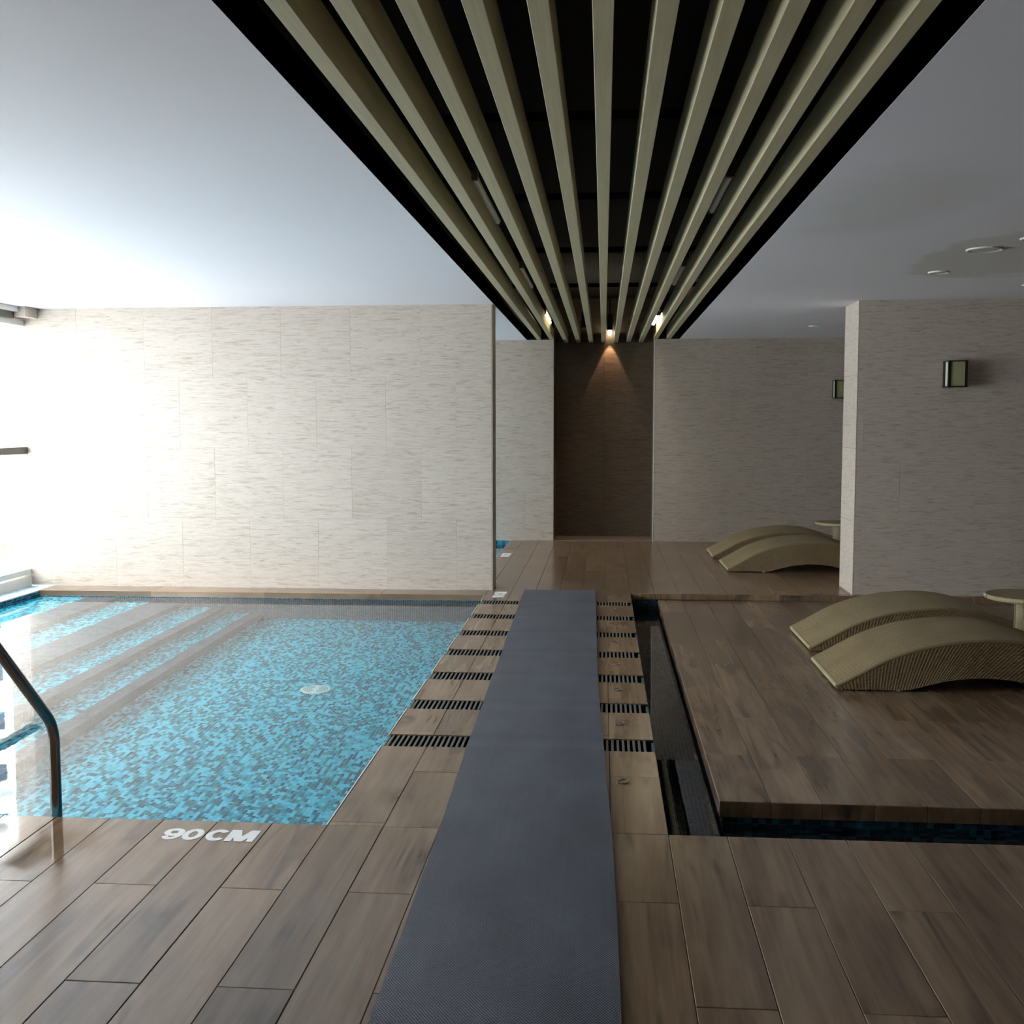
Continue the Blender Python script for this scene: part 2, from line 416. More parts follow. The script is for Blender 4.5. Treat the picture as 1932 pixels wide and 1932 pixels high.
# ------------------------------------------------------------------ swimming pool
PXW, PYF = -4.87, 9.09
WZ, PB = -.05, -.95
pool = empty('swimming_pool', (-2.9, 6.4, 0)); PO = Vector((-2.9, 6.4, 0))
tag(pool, 'large rectangular pool of still blue water beside the long window, steps down its window side', 'swimming pool')
def PP(mb, name, mat, kind=None, parent=pool, org=PO):
    me = mb.flat(name) if name == 'water' else mb.mesh(name); me.transform(Matrix.Translation(-org)); o = link(name, me, mat, parent)
    if kind: o['kind'] = kind
    return o
shell = MB()
shell.box(PXW-.15, XP+.15, YN-.15, PYF+.15, PB-.15, PB)
shell.box(PXW-.15, XP+.15, YN-.15, YN, PB, -.305); shell.box(PXW-.15, XP+.008, PYF, PYF+.15, PB, -.305)
shell.box(XP, XP+.15, YN, PYF, PB, -.305); shell.box(PXW-.19, PXW, YN-.15, PYF+.15, PB, -.02)
shell.box(PXW, XP, YN-.012, YN, -.31, -.013); shell.box(PXW, XP, PYF-.002, PYF+.01, -.31, -.046)
shell.box(XP-.002, XP+.012, YN, PYF, -.31, -.013)
PP(shell, 'basin', M['grout_pool'])
STEPX = [(-4.87, -4.17, -.10, .27), (-4.17, -3.58, -.27, .29), (-3.58, -3.22, -.50, .10), (-3.22, -2.90, -.72, .10)]
dc = (-1.848, 6.891)
for (x0, x1, z, band) in STEPX:
    st = PP(MB().box(x0, x1, YN, PYF, PB, z-.003), 'step', M['grout_pool'])
    tr = PP(mosaic((x0, YN, z-.003), (1, 0, 0), (0, 1, 0), (0, 0, 1), (x1-x0)-band, PYF-YN, seed=int(-x0*100)), 'tread_mosaic', M['mosaic'], 'stuff', st, PO)
    b2 = PP(mosaic((x1-band, YN, z-.003), (1, 0, 0), (0, 1, 0), (0, 0, 1), band, PYF-YN, seed=int(-x0*57)), 'edge_band_mosaic', M['mosaic_band'], 'stuff', st, PO)  # grey mosaic band along the outer edge of each tread
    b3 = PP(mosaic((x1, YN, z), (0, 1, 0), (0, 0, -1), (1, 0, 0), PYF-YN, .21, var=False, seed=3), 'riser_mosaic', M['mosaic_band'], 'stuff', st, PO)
got = []
mosaic((-2.90, YN, PB), (1, 0, 0), (0, 1, 0), (0, 0, 1), XP+2.90, PYF-YN, seed=11, collect=got,
       skip=lambda a, b: (a-2.90-dc[0])**2+(b+YN-dc[1])**2 < .098**2)
got.sort(key=lambda t: (abs((t[2][0].y+t[2][2].y)/2-5.05) > .085 or not (-2.3 < t[2][0].x < -1.15), t[2][0].y))
rest = MB(); ntile = 0; cache = {}
for (i, b0, c) in got:
    L = c[2].y-c[0].y; W2 = c[1].x-c[0].x
    if ntile < 290 and abs((c[0].y+c[2].y)/2-5.05) < .085 and -2.3 < c[0].x < -1.15:
        key = round(L, 4)
        if key not in cache:
            q = MB(); q.box(-W2/2, W2/2, -L/2, L/2, 0, .003); cache[key] = q.mesh('mosaic_tile'); cache[key].materials.append(M['mosaic'])
        link('mosaic_tile', cache[key], None, pool, ((c[0].x+c[1].x)/2-PO.x, (c[0].y+c[2].y)/2-PO.y, PB)); ntile += 1
        continue
    b = len(rest.v)
    rest.v += [tuple(p) for p in c]+[(p.x, p.y, p.z+.003) for p in c]
    rest.f += [(b+4, b+5, b+6, b+7)]+[(b+k, b+(k+1) % 4, b+4+(k+1) % 4, b+4+k) for k in range(4)]
PP(rest, 'floor_mosaic', M['mosaic'], 'stuff')
wallm = MB()
for a in (mosaic((PXW, PYF-.002, -.045), (1, 0, 0), (0, 0, -1), (0, -1, 0), XP-PXW, PB*-1-.045, var=False, seed=21),
          mosaic((XP-.002, YN, -.012), (0, 1, 0), (0, 0, -1), (-1, 0, 0), PYF-YN, .93, var=False, seed=22),
          mosaic((PXW, YN, -.012), (0, 1, 0), (0, 0, -1), (1, 0, 0), PYF-YN, .09, var=False, seed=23)):
    b = len(wallm.v); wallm.v += a.v; wallm.f += [tuple(i+b for i in f) for f in a.f]
PP(wallm, 'wall_mosaic', M['mosaic_mid'], 'stuff')
PP(MB().quad((PXW+.004, YN+.001, WZ), (XP-.006, YN+.001, WZ), (XP-.006, PYF-.006, WZ), (PXW+.004, PYF-.006, WZ)), 'water', M['water'])
for a, b in zip([(0, YN)]+DR, DR+[(PYF, 0)]):
    PP(MB().box(XP-.007, XP-.002, a[1], b[0], -.014, .0004), 'edge_trim', M['nosing'])
# main drain cover
dr = PP(MB().lathe([(.100, -.001), (.100, .004), (.094, .010), (.070, .012), (.002, .014)], 40, (dc[0], dc[1], PB)), 'drain_cover', M['drainplate'])
for rr in (.028, .040, .052, .064, .076):
    q = MB(); n = 40
    for k in range(n):
        a0, a1 = 2*PI*k/n, 2*PI*(k+1)/n
        if abs(math.sin((a0+a1)/2)) > .96: continue
        q.quad(*[(dc[0]+R_*math.cos(A), dc[1]+R_*math.sin(A), PB+.0146) for R_, A in ((rr-.002, a0), (rr+.002, a0), (rr+.002, a1), (rr-.002, a1))])
    PP(q, 'drain_slot', M['slot_dark'], None, dr, PO)

# second pool behind the partition
p2 = empty('swimming_pool', (-3, 11.5, 0)); P2O = Vector((-3, 11.5, 0))
tag(p2, 'smaller pool showing as a blue sliver past the end of the left partition', 'swimming pool')
q = MB(); q.box(-5.02, -1.14, 9.66, YF, -1.05, -.95); q.box(-1.15, -1.13, 9.66, YF, -.95, -.014); q.box(-5.03, -5.02, 9.66, YF, -.95, -.014)
q.box(-5.02, -1.14, YF-.002, YF+.01, -.95, 0); q.box(-5.02, -1.14, 9.65, 9.662, -.95, -.014)
PP(q, 'basin', M['grout_pool'], None, p2, P2O)
PP(mosaic((-5.02, 9.66, -.95), (1, 0, 0), (0, 1, 0), (0, 0, 1), 3.88, YF-9.66, .05, seed=31), 'floor_mosaic', M['mosaic'], 'stuff', p2, P2O)
PP(mosaic((-5.02, YF-.002, 0), (1, 0, 0), (0, 0, -1), (0, -1, 0), 3.88, .95, .05, var=False, seed=32), 'wall_mosaic', M['mosaic_mid'], 'stuff', p2, P2O)
PP(MB().quad((-5.015, 9.665, WZ), (-1.152, 9.665, WZ), (-1.152, YF-.007, WZ), (-5.015, YF-.007, WZ)), 'water', M['water'], None, p2, P2O)

# ------------------------------------------------------------------ water channel and lounge platform
ch = empty('water_channel', (XC, 4, 0)); CO = Vector((XC, 4, 0))
tag(ch, 'narrow dark water channel that wraps the wooden lounge platform', 'water channel')
q = MB(); q.box(XC, XR-.01, YN, YU, -.50, -.45); q.box(XC-.012, XC, YN, YU, -.45, -.013); q.box(XC, XR-.01, YN-.012, YN, -.45, -.013); q.box(XC, XR-.01, YU, YU+.012, -.45, -.05)
PP(q, 'basin', M['grout_dark'], None, ch, CO)
q = MB()
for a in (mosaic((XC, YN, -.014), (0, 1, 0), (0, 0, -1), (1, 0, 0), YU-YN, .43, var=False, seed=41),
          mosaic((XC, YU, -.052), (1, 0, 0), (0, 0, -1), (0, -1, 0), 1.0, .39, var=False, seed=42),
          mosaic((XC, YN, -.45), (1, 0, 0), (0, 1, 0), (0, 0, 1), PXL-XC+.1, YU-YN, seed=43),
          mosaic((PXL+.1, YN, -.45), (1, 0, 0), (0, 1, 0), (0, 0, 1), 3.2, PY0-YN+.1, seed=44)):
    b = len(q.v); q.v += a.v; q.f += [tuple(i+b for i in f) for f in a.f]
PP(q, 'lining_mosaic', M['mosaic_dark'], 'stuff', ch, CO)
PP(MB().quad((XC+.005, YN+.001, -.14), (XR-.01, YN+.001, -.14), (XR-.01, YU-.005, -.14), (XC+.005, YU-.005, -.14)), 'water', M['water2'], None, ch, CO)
# fascia of the upper deck
x = XC
for wd in [.43, .4, .41, .42, .36, .4, .4, .4, .4, .4, .4]:
    x1 = min(x+wd, XR); MB().cbox(x+.001, x1-.001, YU+.012, YU-.008, -.05, -.002, .001, 1).obj('fascia_tile', M['plank'], floor); x = x1

pf = empty('platform', (PXL, PY0, 0)); FO = Vector((PXL, PY0, 0))
tag(pf, 'low wood-look tiled lounge platform standing in the dark channel under the two nearer loungers', 'platform')
PP(MB().box(PXL+.02, XR-.01, PY0+.02, PY1-.004, -.448, PZ-.008), 'plinth', M['grout_dark'], None, pf, FO)
q = MB()
for a in (mosaic((PXL+.02, PY0+.018, -.11), (1, 0, 0), (0, 0, -1), (0, -1, 0), 3.2, .33, var=False, seed=51, pitch=.027),
          mosaic((PXL+.018, PY0+.02, -.11), (0, 1, 0), (0, 0, -1), (-1, 0, 0), PY1-PY0-.02, .33, var=False, seed=52, pitch=.027)):
    b = len(q.v); q.v += a.v; q.f += [tuple(i+b for i in f) for f in a.f]
PP(q, 'plinth_mosaic', M['mosaic_mid'], 'stuff', pf, FO)
k = 0; xx = PXL
while xx < XR-.02:
    x1 = min(xx+.1995, XR-.01); ph = 4.90 if k % 2 == 0 else 5.54
    ys = [PY0]+[ph+1.245*j for j in range(5) if ph+1.245*j < YW-.05 and ph+1.245*j < (PY1 if x1 < 2.1 else 9.35)-.03]
    ye = PY1 if x1 < 2.05 else 9.345
    ys.append(ye)
    for c, d in zip(ys, ys[1:]):
        hx, hy = (x1-xx)/2-G, (d-c)/2-G
        MB().cbox(-hx, hx, -hy, hy, -.012, 0).obj('plank', M['plank'], pf, ((xx+x1)/2-PXL, (c+d)/2-PY0, PZ+random.uniform(-.0005, .0005)))
    o = MB().cbox(-(x1-xx)/2+.001, (x1-xx)/2-.001, .03, 0, -.11-PZ, -.0025, .0012, 1).obj('fascia_tile', M['plank'], pf, ((xx+x1)/2-PXL, 0, PZ))
    xx = x1; k += 1
if True:
    MB().box(1.62, XR-PXL-.01, PY1-PY0, 9.345-PY0, -.3, PZ-.009).obj('back_plinth', M['grout_dark'], pf)
yy = PY0
while yy < PY1-.01:
    y1 = min(yy+.62, PY1)
    MB().cbox(.03, 0, -(y1-yy)/2+.001, (y1-yy)/2-.001, -.11-PZ, -.0025, .0012, 0).obj('edge_tile', M['plank'], pf, (-.0005, (yy+y1)/2-PY0, PZ)); yy = y1

# ------------------------------------------------------------------ walls
def tiled_wall(name, x0, x1, y, yback, z1=ZC, facing=-1, phase=-2.47, holes=None, z0=0., mat=None, base_box=True, low=None):
    w_ = empty(name, (x0, y, 0)); tag(w_, kind='structure')
    q = MB().box(0, x1-x0, .006 if facing < 0 else yback-y, yback-y if facing < 0 else -.006, z0, z1-.0005)
    if base_box: q.obj('wall_core', M['stone_joint'], w_)
    rows = [z0]+[r for r in (.612, 1.224, 1.832) if r > z0]+[z1]
    T = .607
    for ri, (a, b) in enumerate(zip(rows, rows[1:])):
        ph = phase + (T/2 if ri % 2 else 0)
        k = math.floor((x0-ph)/T)
        xs = [x0]+[ph+T*(k+j) for j in range(30) if x0+.03 < ph+T*(k+j) < x1-.03]+[x1]
        for c, d in zip(xs, xs[1:]):
            hx, hz = (d-c)/2-.0004, (b-a)/2-.0004
            MB().cbox(-hx, hx, .008, 0, -hz, hz, .0004, 1).obj('wall_tile', mat or M['stone'], w_, ((c+d)/2-x0, 0, (a+b)/2))
    return w_
def side_tiles(w_, x, y0, y1, sx, ox, oy, z1=ZC, mat=None, z0=0.):
    rows = [z0]+[r for r in (.612, 1.224, 1.832) if r > z0]+[z1]
    for a, b in zip(rows, rows[1:]):
        hy, hz = (y1-y0)/2-.0009, (b-a)/2-.0009
        MB().cbox(-sx*.008, 0, -hy, hy, -hz, hz, .001, 0).obj('end_tile', mat or M['stone'], w_, (x-ox, (y0+y1)/2-oy, (a+b)/2))
wl = tiled_wall('wall_left', -5.30, -.950, YW, 9.64)
side_tiles(wl, -.942, YW+.001, 9.64, 1, -5.30, YW)
MB().box(0, 4.35, .255, .2695, 0, ZC-.001).obj('back_lining', M['stone'], wl)
wr = tiled_wall('wall_right', 2.094, XR, 9.35, 9.86, z0=-.045, phase=2.45+.3)
side_tiles(wr, 2.083, 9.351, 9.86, -1, 2.094, 9.35)
NX0, NX1, NB = -.605, .605, 13.97
tiled_wall('wall_far', -5.30, NX0, YF, YF+.7, phase=-.95)
tiled_wall('wall_far', NX1, XR, YF, YF+.7, phase=1.5)
# niche between the two far walls
ni = empty('wall_niche', (0, NB, 0)); tag(ni, kind='structure')
for i in range(2):
    for j in range(4):
        MB().cbox(-.3015, .3015, .008, 0, -.304, .304, .001, 1).obj('wall_tile', M['niche'], ni, (-.3025+.605*i, 0, .305+.6105*j))
MB().box(-.65, .65, .008, .1, 0, 3.0).obj('wall_core', M['niche'], ni)
for s, n_ in ((-1, 'jamb'), (1, 'jamb')):
    MB().box(min(s*.605, s*.600), max(s*.605, s*.600), YF+.004-NB, 0, 0, ZC+.4).obj(n_, M['niche'], ni)
MB().box(.596, .606, YF-.003-NB, YF+.012-NB, 0, ZC).obj('corner_trim', M['nosing'], ni)
MB().box(-.60, .60, YF-NB, 0, -.05, .004).obj('threshold', M['threshold'], ni)
# walls outside the view that close the room
tag(MB().box(XR, XR+.2, YB, YF+.7, -.5, ZC).obj('wall_side', M['brown']), kind='structure')
tag(MB().box(-5.4, XR+.2, YB-.2, YB, -.5, ZC).obj('wall_back', M['brown']), kind='structure')

# ------------------------------------------------------------------ ceiling with its long slot
SX0, SX1, SZ = -.93, .897, ZC+.55
ce = MB(); ce.box(-5.35, SX0, YB-.2, YF+.8, ZC, ZC+.12); ce.box(SX1, XR+.2, YB-.2, YF+.8, ZC, ZC+.12)
ceiling = ce.obj('ceiling', M['ceil']); tag(ceiling, kind='structure')
q = MB(); q.box(SX0-.06, SX0, YB-.2, YF+.8, ZC+.001, SZ); q.box(SX1, SX1+.06, YB-.2, YF+.8, ZC+.001, SZ)
q.box(SX0-.06, SX1+.06, YB-.2, YF+.8, SZ, SZ+.06); q.box(SX0-.06, SX1+.06, YB-.26, YB-.2, ZC, SZ); q.box(SX0-.06, SX1+.06, NB+.1, YF+.85, ZC, SZ)
q.box(SX0, NX0-.001, YF, NB+.1, ZC, SZ); q.box(NX1+.001, SX1, YF, NB+.1, ZC, SZ)
q.obj('ceiling_void', M['void'], ceiling)
for yj in (3.3, 4.9, 6.6, 8.6, 10.8):
    MB().box(SX0, SX1, yj-.03, yj+.03, ZC+.30, ZC+.34).obj('cross_rail', M['void'], ceiling)
sl = empty('slat_screen', (0, YB, ZC))
tag(sl, 'eleven pale olive wooden slats running the length of the black ceiling slot', 'ceiling slats')
for i in range(11):
    cx = -.783+.1553*i
    y1 = (NB if abs(cx) < .57 else YF)-YB-.004
    MB().cbox(-.0265, .0265, -y1/2, y1/2, .125, .002, .0015, 2).obj('slat', M['slat'], sl, (cx, y1/2+.002, 0))

# ------------------------------------------------------------------ lights in the slot
def tube_light(x, y0, y1, lit, label):
    t = empty('tube_light', (x, y0, ZC+.115)); tag(t, label, 'tube light', 'tube lights in the ceiling slot')
    L = y1-y0
    MB().box(-.022, .022, -.16, L+.04, .028, .068).obj('housing', M['void'], t)
    MB().tube([(0, 0, 0), (0, L, 0)], .018, 12).obj('tube', M['tube_on'] if lit else M['tube_off'], t, smooth=True)
    MB().box(-.018, .018, -.03, 0, -.018, .030).obj('lamp_holder', M['bar'], t)
    MB().box(-.018, .018, L, L+.03, -.018, .030).obj('lamp_holder', M['bar'], t)
M['tube_on'] = emit_mat('lit_tube', (1, .86, .62, 1), 30)
M['tube_off'] = plain('unlit_tube', srgb(245, 245, 248), .3, 0, .02)
tube_light(-.592, 5.08, 6.18, False, 'unlit tube light between slats left of centre, nearest the camera')
tube_light(-.598, 7.93, 9.13, False, 'unlit tube light between slats left of centre, second from the camera')
tube_light(-.606, 11.33, 12.40, True, 'glowing tube light between slats left of centre, near the far wall')
tube_light(.560, 5.12, 5.95, False, 'unlit tube light mostly hidden by slats right of centre, nearest the camera')
tube_light(.558, 7.95, 9.03, False, 'unlit tube light between slats right of centre, second from the camera')
tube_light(.552, 11.53, 12.65, True, 'glowing tube light between slats right of centre, near the far wall')
def spot_head(x, y, lit, label):
    t = empty('spotlight', (x, y, ZC+.205)); tag(t, label, 'spotlight')
    MB().lathe([(.03, .14), (.034, .0), (.034, -.05), (.028, -.055)], 20).obj('lamp_body', M['void'], t, smooth=True)
    MB().tube([(0, 0, .14), (0, 0, .34)], .008, 8).obj('stem', M['void'], t)
    if lit: MB().ring(.022, .006, (0, 0, -.052), 20, 6).obj('bezel', M['steel'], t)
    o = MB().lathe([(.018, -.05), (.021, -.056), (.021, -.105), (.012, -.118)] if lit else [(.022, -.05), (.020, -.058)], 20).obj('bulb', M['bulb_on'] if lit else M['tube_off'], t)
M['bulb_on'] = emit_mat('lit_bulb', (1, .85, .62, 1), 40)
spot_head(.071, 13.90, True, 'small lit spotlight between the slats throwing a warm cone into the dark niche')
spot_head(-.245, 13.55, False, 'small unlit spotlight between the slats just before the dark niche')
ld = D.lights.new('niche_spot', 'SPOT'); ld.energy = 30; ld.color = (1, .62, .38); ld.spot_size = math.radians(50); ld.spot_blend = .15; ld.shadow_soft_size = .012
lo = D.objects.new('niche_spot', ld); COL.objects.link(lo); lo.location = (.071, 13.905, ZC+.083)
lo.rotation_euler = Vector((0, .02, -1)).to_track_quat('-Z', 'Y').to_euler()

# ------------------------------------------------------------------ downlights, right ceiling
def downlight(x, y, r, label, smoke=False):
    t = empty('downlight', (x, y, ZC)); tag(t, label, 'downlight', 'round fittings in the white ceiling')
    MB().lathe([(r*.80, .002), (r, 0), (r, -.004), (r*.93, -.009), (r*.80, -.004), (r*.79, .002)][::1], 36).obj('trim_ring', M['nosing'], t, smooth=True)
    MB().lathe([(r*.78, -.0045), (r*.40, -.0060), (.003, -.0062)], 30).obj('lens', M['lamp_lens'], t, smooth=True)
M['lamp_lens'] = plain('frosted_lens', srgb(196, 196, 198), .4, 0, .02)
downlight(2.19, 6.675, .103, 'larger round white ceiling fitting inside the damp stain')
downlight(2.217, 7.647, .068, 'smaller round white ceiling fitting at the edge of the damp stain')
downlight(2.17, 11.77, .055, 'round white ceiling fitting above the far pair of loungers')
downlight(2.34, 6.30, .085, 'round white ceiling fitting cut by the frame edge above the stain')
downlight(3.10, 8.40, .07, 'round white ceiling fitting by the right partition, cut by the frame edge')

# ------------------------------------------------------------------ window wall on the left
def window(idx, y0, y1, nb):
    wn = empty('window_%d' % idx, (-5.115, y0, 0)); tag(wn, kind='structure')
    L = y1-y0; z0, z1 = .10, ZC-.10
    MB().box(-.04, .04, 0, L, z0, z0+.05).obj('window_frame', M['alu'], wn)
    MB().box(-.05, .05, 0, L, z1-.05, z1).obj('window_frame', M['alu'], wn)
    MB().box(-.045, .045, 0, L, 1.17, 1.23).obj('transom', M['dark_alu'], wn)
    n = max(1, round(L/nb))
    for i in range(n+1):
        yy = i*L/n; a = .024 if (idx, i) != (1, n) else .006
        if (idx, i) != (1, n): MB().box(-.038, .038, max(0, yy-a), min(L, yy+a), z0+.05, z1-.05).obj('mullion', M['alu'], wn)
        if i < n:
            for (a0, a1) in ((z0+.05, 1.17), (1.23, z1-.05)):
                MB().box(-.003, .003, yy+a, yy+L/n-.001, a0, a1).obj('pane', M['glass'], wn)
window(1, 2.35, 9.362, 1.168)
strct_near = MB().box(-5.24, -5.10, YB, 2.35, -.3, ZC-.001).obj('wall_window_side', M['stone']); tag(strct_near, kind='structure')
window(2, 9.66, YF, 1.2)
# sill, ledge, head box, upper corner
def strct(mb, name, mat): o = mb.obj(name, mat); tag(o, kind='structure'); return o
strct(MB().cbox(-5.30, -5.075, YB, 9.36, -.3, .083, .004, 2), 'trim_1', M['sill'])
strct(MB().cbox(-5.30, -5.03, 9.66, YF, -.3, .083, .004, 2), 'trim_2', M['sill'])
led = strct(MB().box(-5.08, PXW-.0005, YN, 9.365, -.15, -.006), 'trim_3', M['ledge'])
o = mosaic((-5.075, YN, -.006), (1, 0, 0), (0, 1, 0), (0, 0, 1), .205, 9.365-YN, .025, var=False, seed=61).obj('ledge_mosaic', M['ledge_mosaic'], led); tag(o, kind='stuff')
strct(MB().box(-5.20, -5.00, YB, 9.16, ZC-.045, ZC-.001), 'trim_4', M['alu'])
strct(MB().box(-5.18, -5.04, YB, 9.16, ZC-.10, ZC-.045), 'trim_5', M['dark_alu'])
strct(MB().box(-5.30, -4.94, 9.16, 9.369, ZC-.085, ZC-.001), 'trim_6', M['stone'])
strct(MB().box(-5.30, -5.075, 9.64, 9.66, .08, ZC), 'trim_8', M['sill'])
strct(MB().box(-5.24, -5.04, 9.66, YF, ZC-.1, ZC-.001), 'trim_9', M['dark_alu'])

# ------------------------------------------------------------------ drain gratings in the walkway
words = ['nearest', 'second', 'third', 'fourth', 'fifth', 'sixth', 'farthest']
barm = None
for i, (a, b) in enumerate(DR):
    t = empty('drain_grating', (XP, (a+b)/2, 0))
    tag(t, ['nearest slotted grating across the walkway, where its bars look widest apart' if i == 0 else
            'farthest slotted grating across the walkway, beside the sideways lettering' if i == 6 else
            '%s slotted grating from the camera across the walkway, half covered by the grey mat' % words[i]][0], 'drain grating', 'slotted gratings across the walkway')
    h = (b-a)/2
    MB().box(.005, XC-XP-.005, -h, h, -.09, -.07).obj('trough', M['void'], t)
    for s in (-1, 1):
        MB().box(.002, XC-XP-.002, min(s*h, s*(h-.005)), max(s*h, s*(h-.005)), -.07, -.006).obj('frame_rail', M['void'], t)
    MB().box(-.002, .006, -h, h, -.09, -.008).obj('end_plate', M['bar'], t)
    if barm is None:
        barm = MB().cbox(-.0055, .0055, -h+.005, h-.005, -.012, -.003, .001).mesh('grate_bar'); barm.materials.append(M['bar'])
    n = 49
    for k in range(n):
        if 14 < k < 0: continue
        link('grate_bar', barm, None, t, (.02+k*.0240, 0, 0))
# ring pulls
for i, (x, y) in enumerate([(.087, 4.338), (.087, 5.20), (.085, 5.868), (.084, 6.509), (.081, 7.162), (.079, 7.83), (.083, 8.461), (.079, 9.114)]):
    nm = ['nearest', 'second', 'third', 'fourth', 'fifth', 'sixth', 'seventh', 'farthest'][i]
    t = empty('ring_pull', (x, y, 0)); tag(t, '%s small steel ring pull from the camera, set in the tiles beside the mat' % nm, 'ring pull', 'ring pulls along the walkway')
    MB().ring(.017, .0020, (.004, 0, .006), 28, 8, .2).obj('ring', M['steel2'], t, smooth=True)
    MB().ring(.006, .0022, (-.018, 0, .003), 14, 6, PI/2).obj('eye', M['steel2'], t, smooth=True)
    MB().lathe([(.011, 0), (.010, .0022), (.002, .0026)], 18, (-.018, 0, .0)).obj('base_plate', M['steel2'], t)

# ------------------------------------------------------------------ grey walkway mat
RT = [(9.385, -.061), (7.565, -.041), (6.233, -.026), (5.605, -.013), (4.866, .008), (4.283, .021), (3.844, .036), (3.12, .047), (2.5, .051), (1.2, .06)]
LT = [(9.345, -.671), (6.988, -.632), (5.2, -.604), (4.818, -.598), (3.795, -.572), (3.202, -.563), (2.783, -.556), (2.4, -.553), (1.2, -.54)]
def interp(T, y):
    T = sorted(T)
    if y <= T[0][0]: return T[0][1]
    for (a, b), (c, d) in zip(T, T[1:]):
        if y <= c: return b+(d-b)*(y-a)/(c-a)
    return T[-1][1]
q = MB(); ny, nx = 330, 10; Y0, Y1 = 1.25, 9.365; idx = {}
for j in range(ny+1):
    y = Y0+(Y1-Y0)*j/ny; xl, xr = interp(LT, y), interp(RT, y)
    sag = 0
    for a, b in DR:
        t = (y-(a+b)/2)/((b-a)/2)
        if abs(t) < 1: sag = -.0035*(1-t*t)
    for i in range(nx+1):
        u = i/nx; x = xl+(xr-xl)*u
        z = .010+sag+.0012*math.sin(y*5.1+u*2)*math.sin(u*PI)
        idx[j, i] = len(q.v); q.v.append((x, y, z))
    idx[j, 'a'] = len(q.v); q.v.append((xl, y, .0012)); idx[j, 'b'] = len(q.v); q.v.append((xr, y, .0012))
for j in range(ny):
    for i in range(nx): q.f.append((idx[j, i], idx[j, i+1], idx[j+1, i+1], idx[j+1, i]))
    q.f.append((idx[j, 'a'], idx[j, 0], idx[j+1, 0], idx[j+1, 'a'])); q.f.append((idx[j, nx], idx[j, 'b'], idx[j+1, 'b'], idx[j+1, nx]))
    q.f.append((idx[j, 'b'], idx[j, 'a'], idx[j+1, 'a'], idx[j+1, 'b']))
q.f.append((idx[0, 'a'], idx[0, 'b'])+tuple(idx[0, i] for i in range(nx, -1, -1))); q.f.append((idx[ny, 'b'], idx[ny, 'a'])+tuple(idx[ny, i] for i in range(nx+1)))
mat_o = q.obj('floor_mat', M['mat'], smooth=True)
tag(mat_o, 'long blue-grey ribbed rubber mat laid down the middle of the walkway', 'mat')

# ------------------------------------------------------------------ depth markings
def glyphs():
    """bold wide 90 CM as overlapping solid strokes in a unit box"""
    q = MB()
    def slab(pts):
        b = len(q.v); n = len(pts); h = 1+.004*(b/8); q.v += [(x, y, 0) for x, y in pts]+[(x, y, h) for x, y in pts]
        q.f.append(tuple(range(b+n, b+2*n))); q.f += [(b+k, b+(k+1) % n, b+n+(k+1) % n, b+n+k) for k in range(n)]
    def arc(cx, cy, rx, ry, tx, ty, a0, a1, n=26):
        for k in range(n):
            A, B = math.radians(a0+(a1-a0)*k/n), math.radians(a0+(a1-a0)*(k+1)/n)
            slab([(cx+(rx-tx)*math.cos(A), cy+(ry-ty)*math.sin(A)), (cx+rx*math.cos(A), cy+ry*math.sin(A)),
                  (cx+rx*math.cos(B), cy+ry*math.sin(B)), (cx+(rx-tx)*math.cos(B), cy+(ry-ty)*math.sin(B))])
    arc(.106, .660, .106, .340, .066, .20, 0, 360); arc(.106, .5, .106, .5, .062, .20, -150, 40)
    arc(.322, .5, .108, .5, .066, .22, 0, 360)
    arc(.584, .5, .118, .5, .070, .23, 40, 320)
    slab([(.695, 0), (.768, 0), (.768, 1), (.695, 1)]); slab([(.927, 0), (1, 0), (1, 1), (.927, 1)])
    slab([(.695, 1), (.795, 1), (.890, 0), (.805, 0)]); slab([(.900, 1), (1, 1), (.890, 0), (.805, 0)])
    return q
def marking(loc, rot, wd, ht, label):
    me = glyphs().mesh('depth_marking'); me.transform(Matrix.Diagonal((wd, ht, .0008, 1)) @ Matrix.Translation((-.5, -.5, 0)))
    o = link('depth_marking', me, M['paint'], None, (*loc, .0007)); o.rotation_euler[2] = rot
    tag(o, label, 'floor marking', 'depth markings')
marking((-1.367, 3.657), 0, .337, .104, 'white 90 CM lettering on the tiles at the near edge of the pool')
marking((-.862, 9.13), PI/2, .31, .105, 'white 90 CM lettering turned sideways beside the end of the left partition')
marking((-1.055, 11.88), PI/2, .33, .10, 'white 90 CM lettering beside the blue sliver of the second pool')

# ------------------------------------------------------------------ wicker loungers
def spline(P, n):
    P = [Vector(p) for p in P]; out = []
    for i in range(len(P)-1):
        p0, p1, p2, p3 = P[max(i-1, 0)], P[i], P[i+1], P[min(i+2, len(P)-1)]
        for k in range(n):
            t = k/n
            out.append(.5*((2*p1)+(-p0+p2)*t+(2*p0-5*p1+4*p2-p3)*t*t+(-p0+3*p1-3*p2+p3)*t**3))
    out.append(P[-1]); return out
TOP = [(0, .028), (.13, .100), (.28, .182), (.45, .243), (.62, .276), (.80, .292), (.98, .284), (1.15, .245), (1.32, .190), (1.47, .170), (1.60, .215), (1.75, .340), (1.90, .500), (2.02, .610)]
BOT = [(.015, .002), (.14, .004), (.26, .004), (.38, .005), (.50, .036), (.62, .063), (.78, .078), (.95, .066), (1.10, .030), (1.22, .005), (1.45, .004), (1.66, .006), (1.90, .25), (2.03, .50)]
W_L = .745
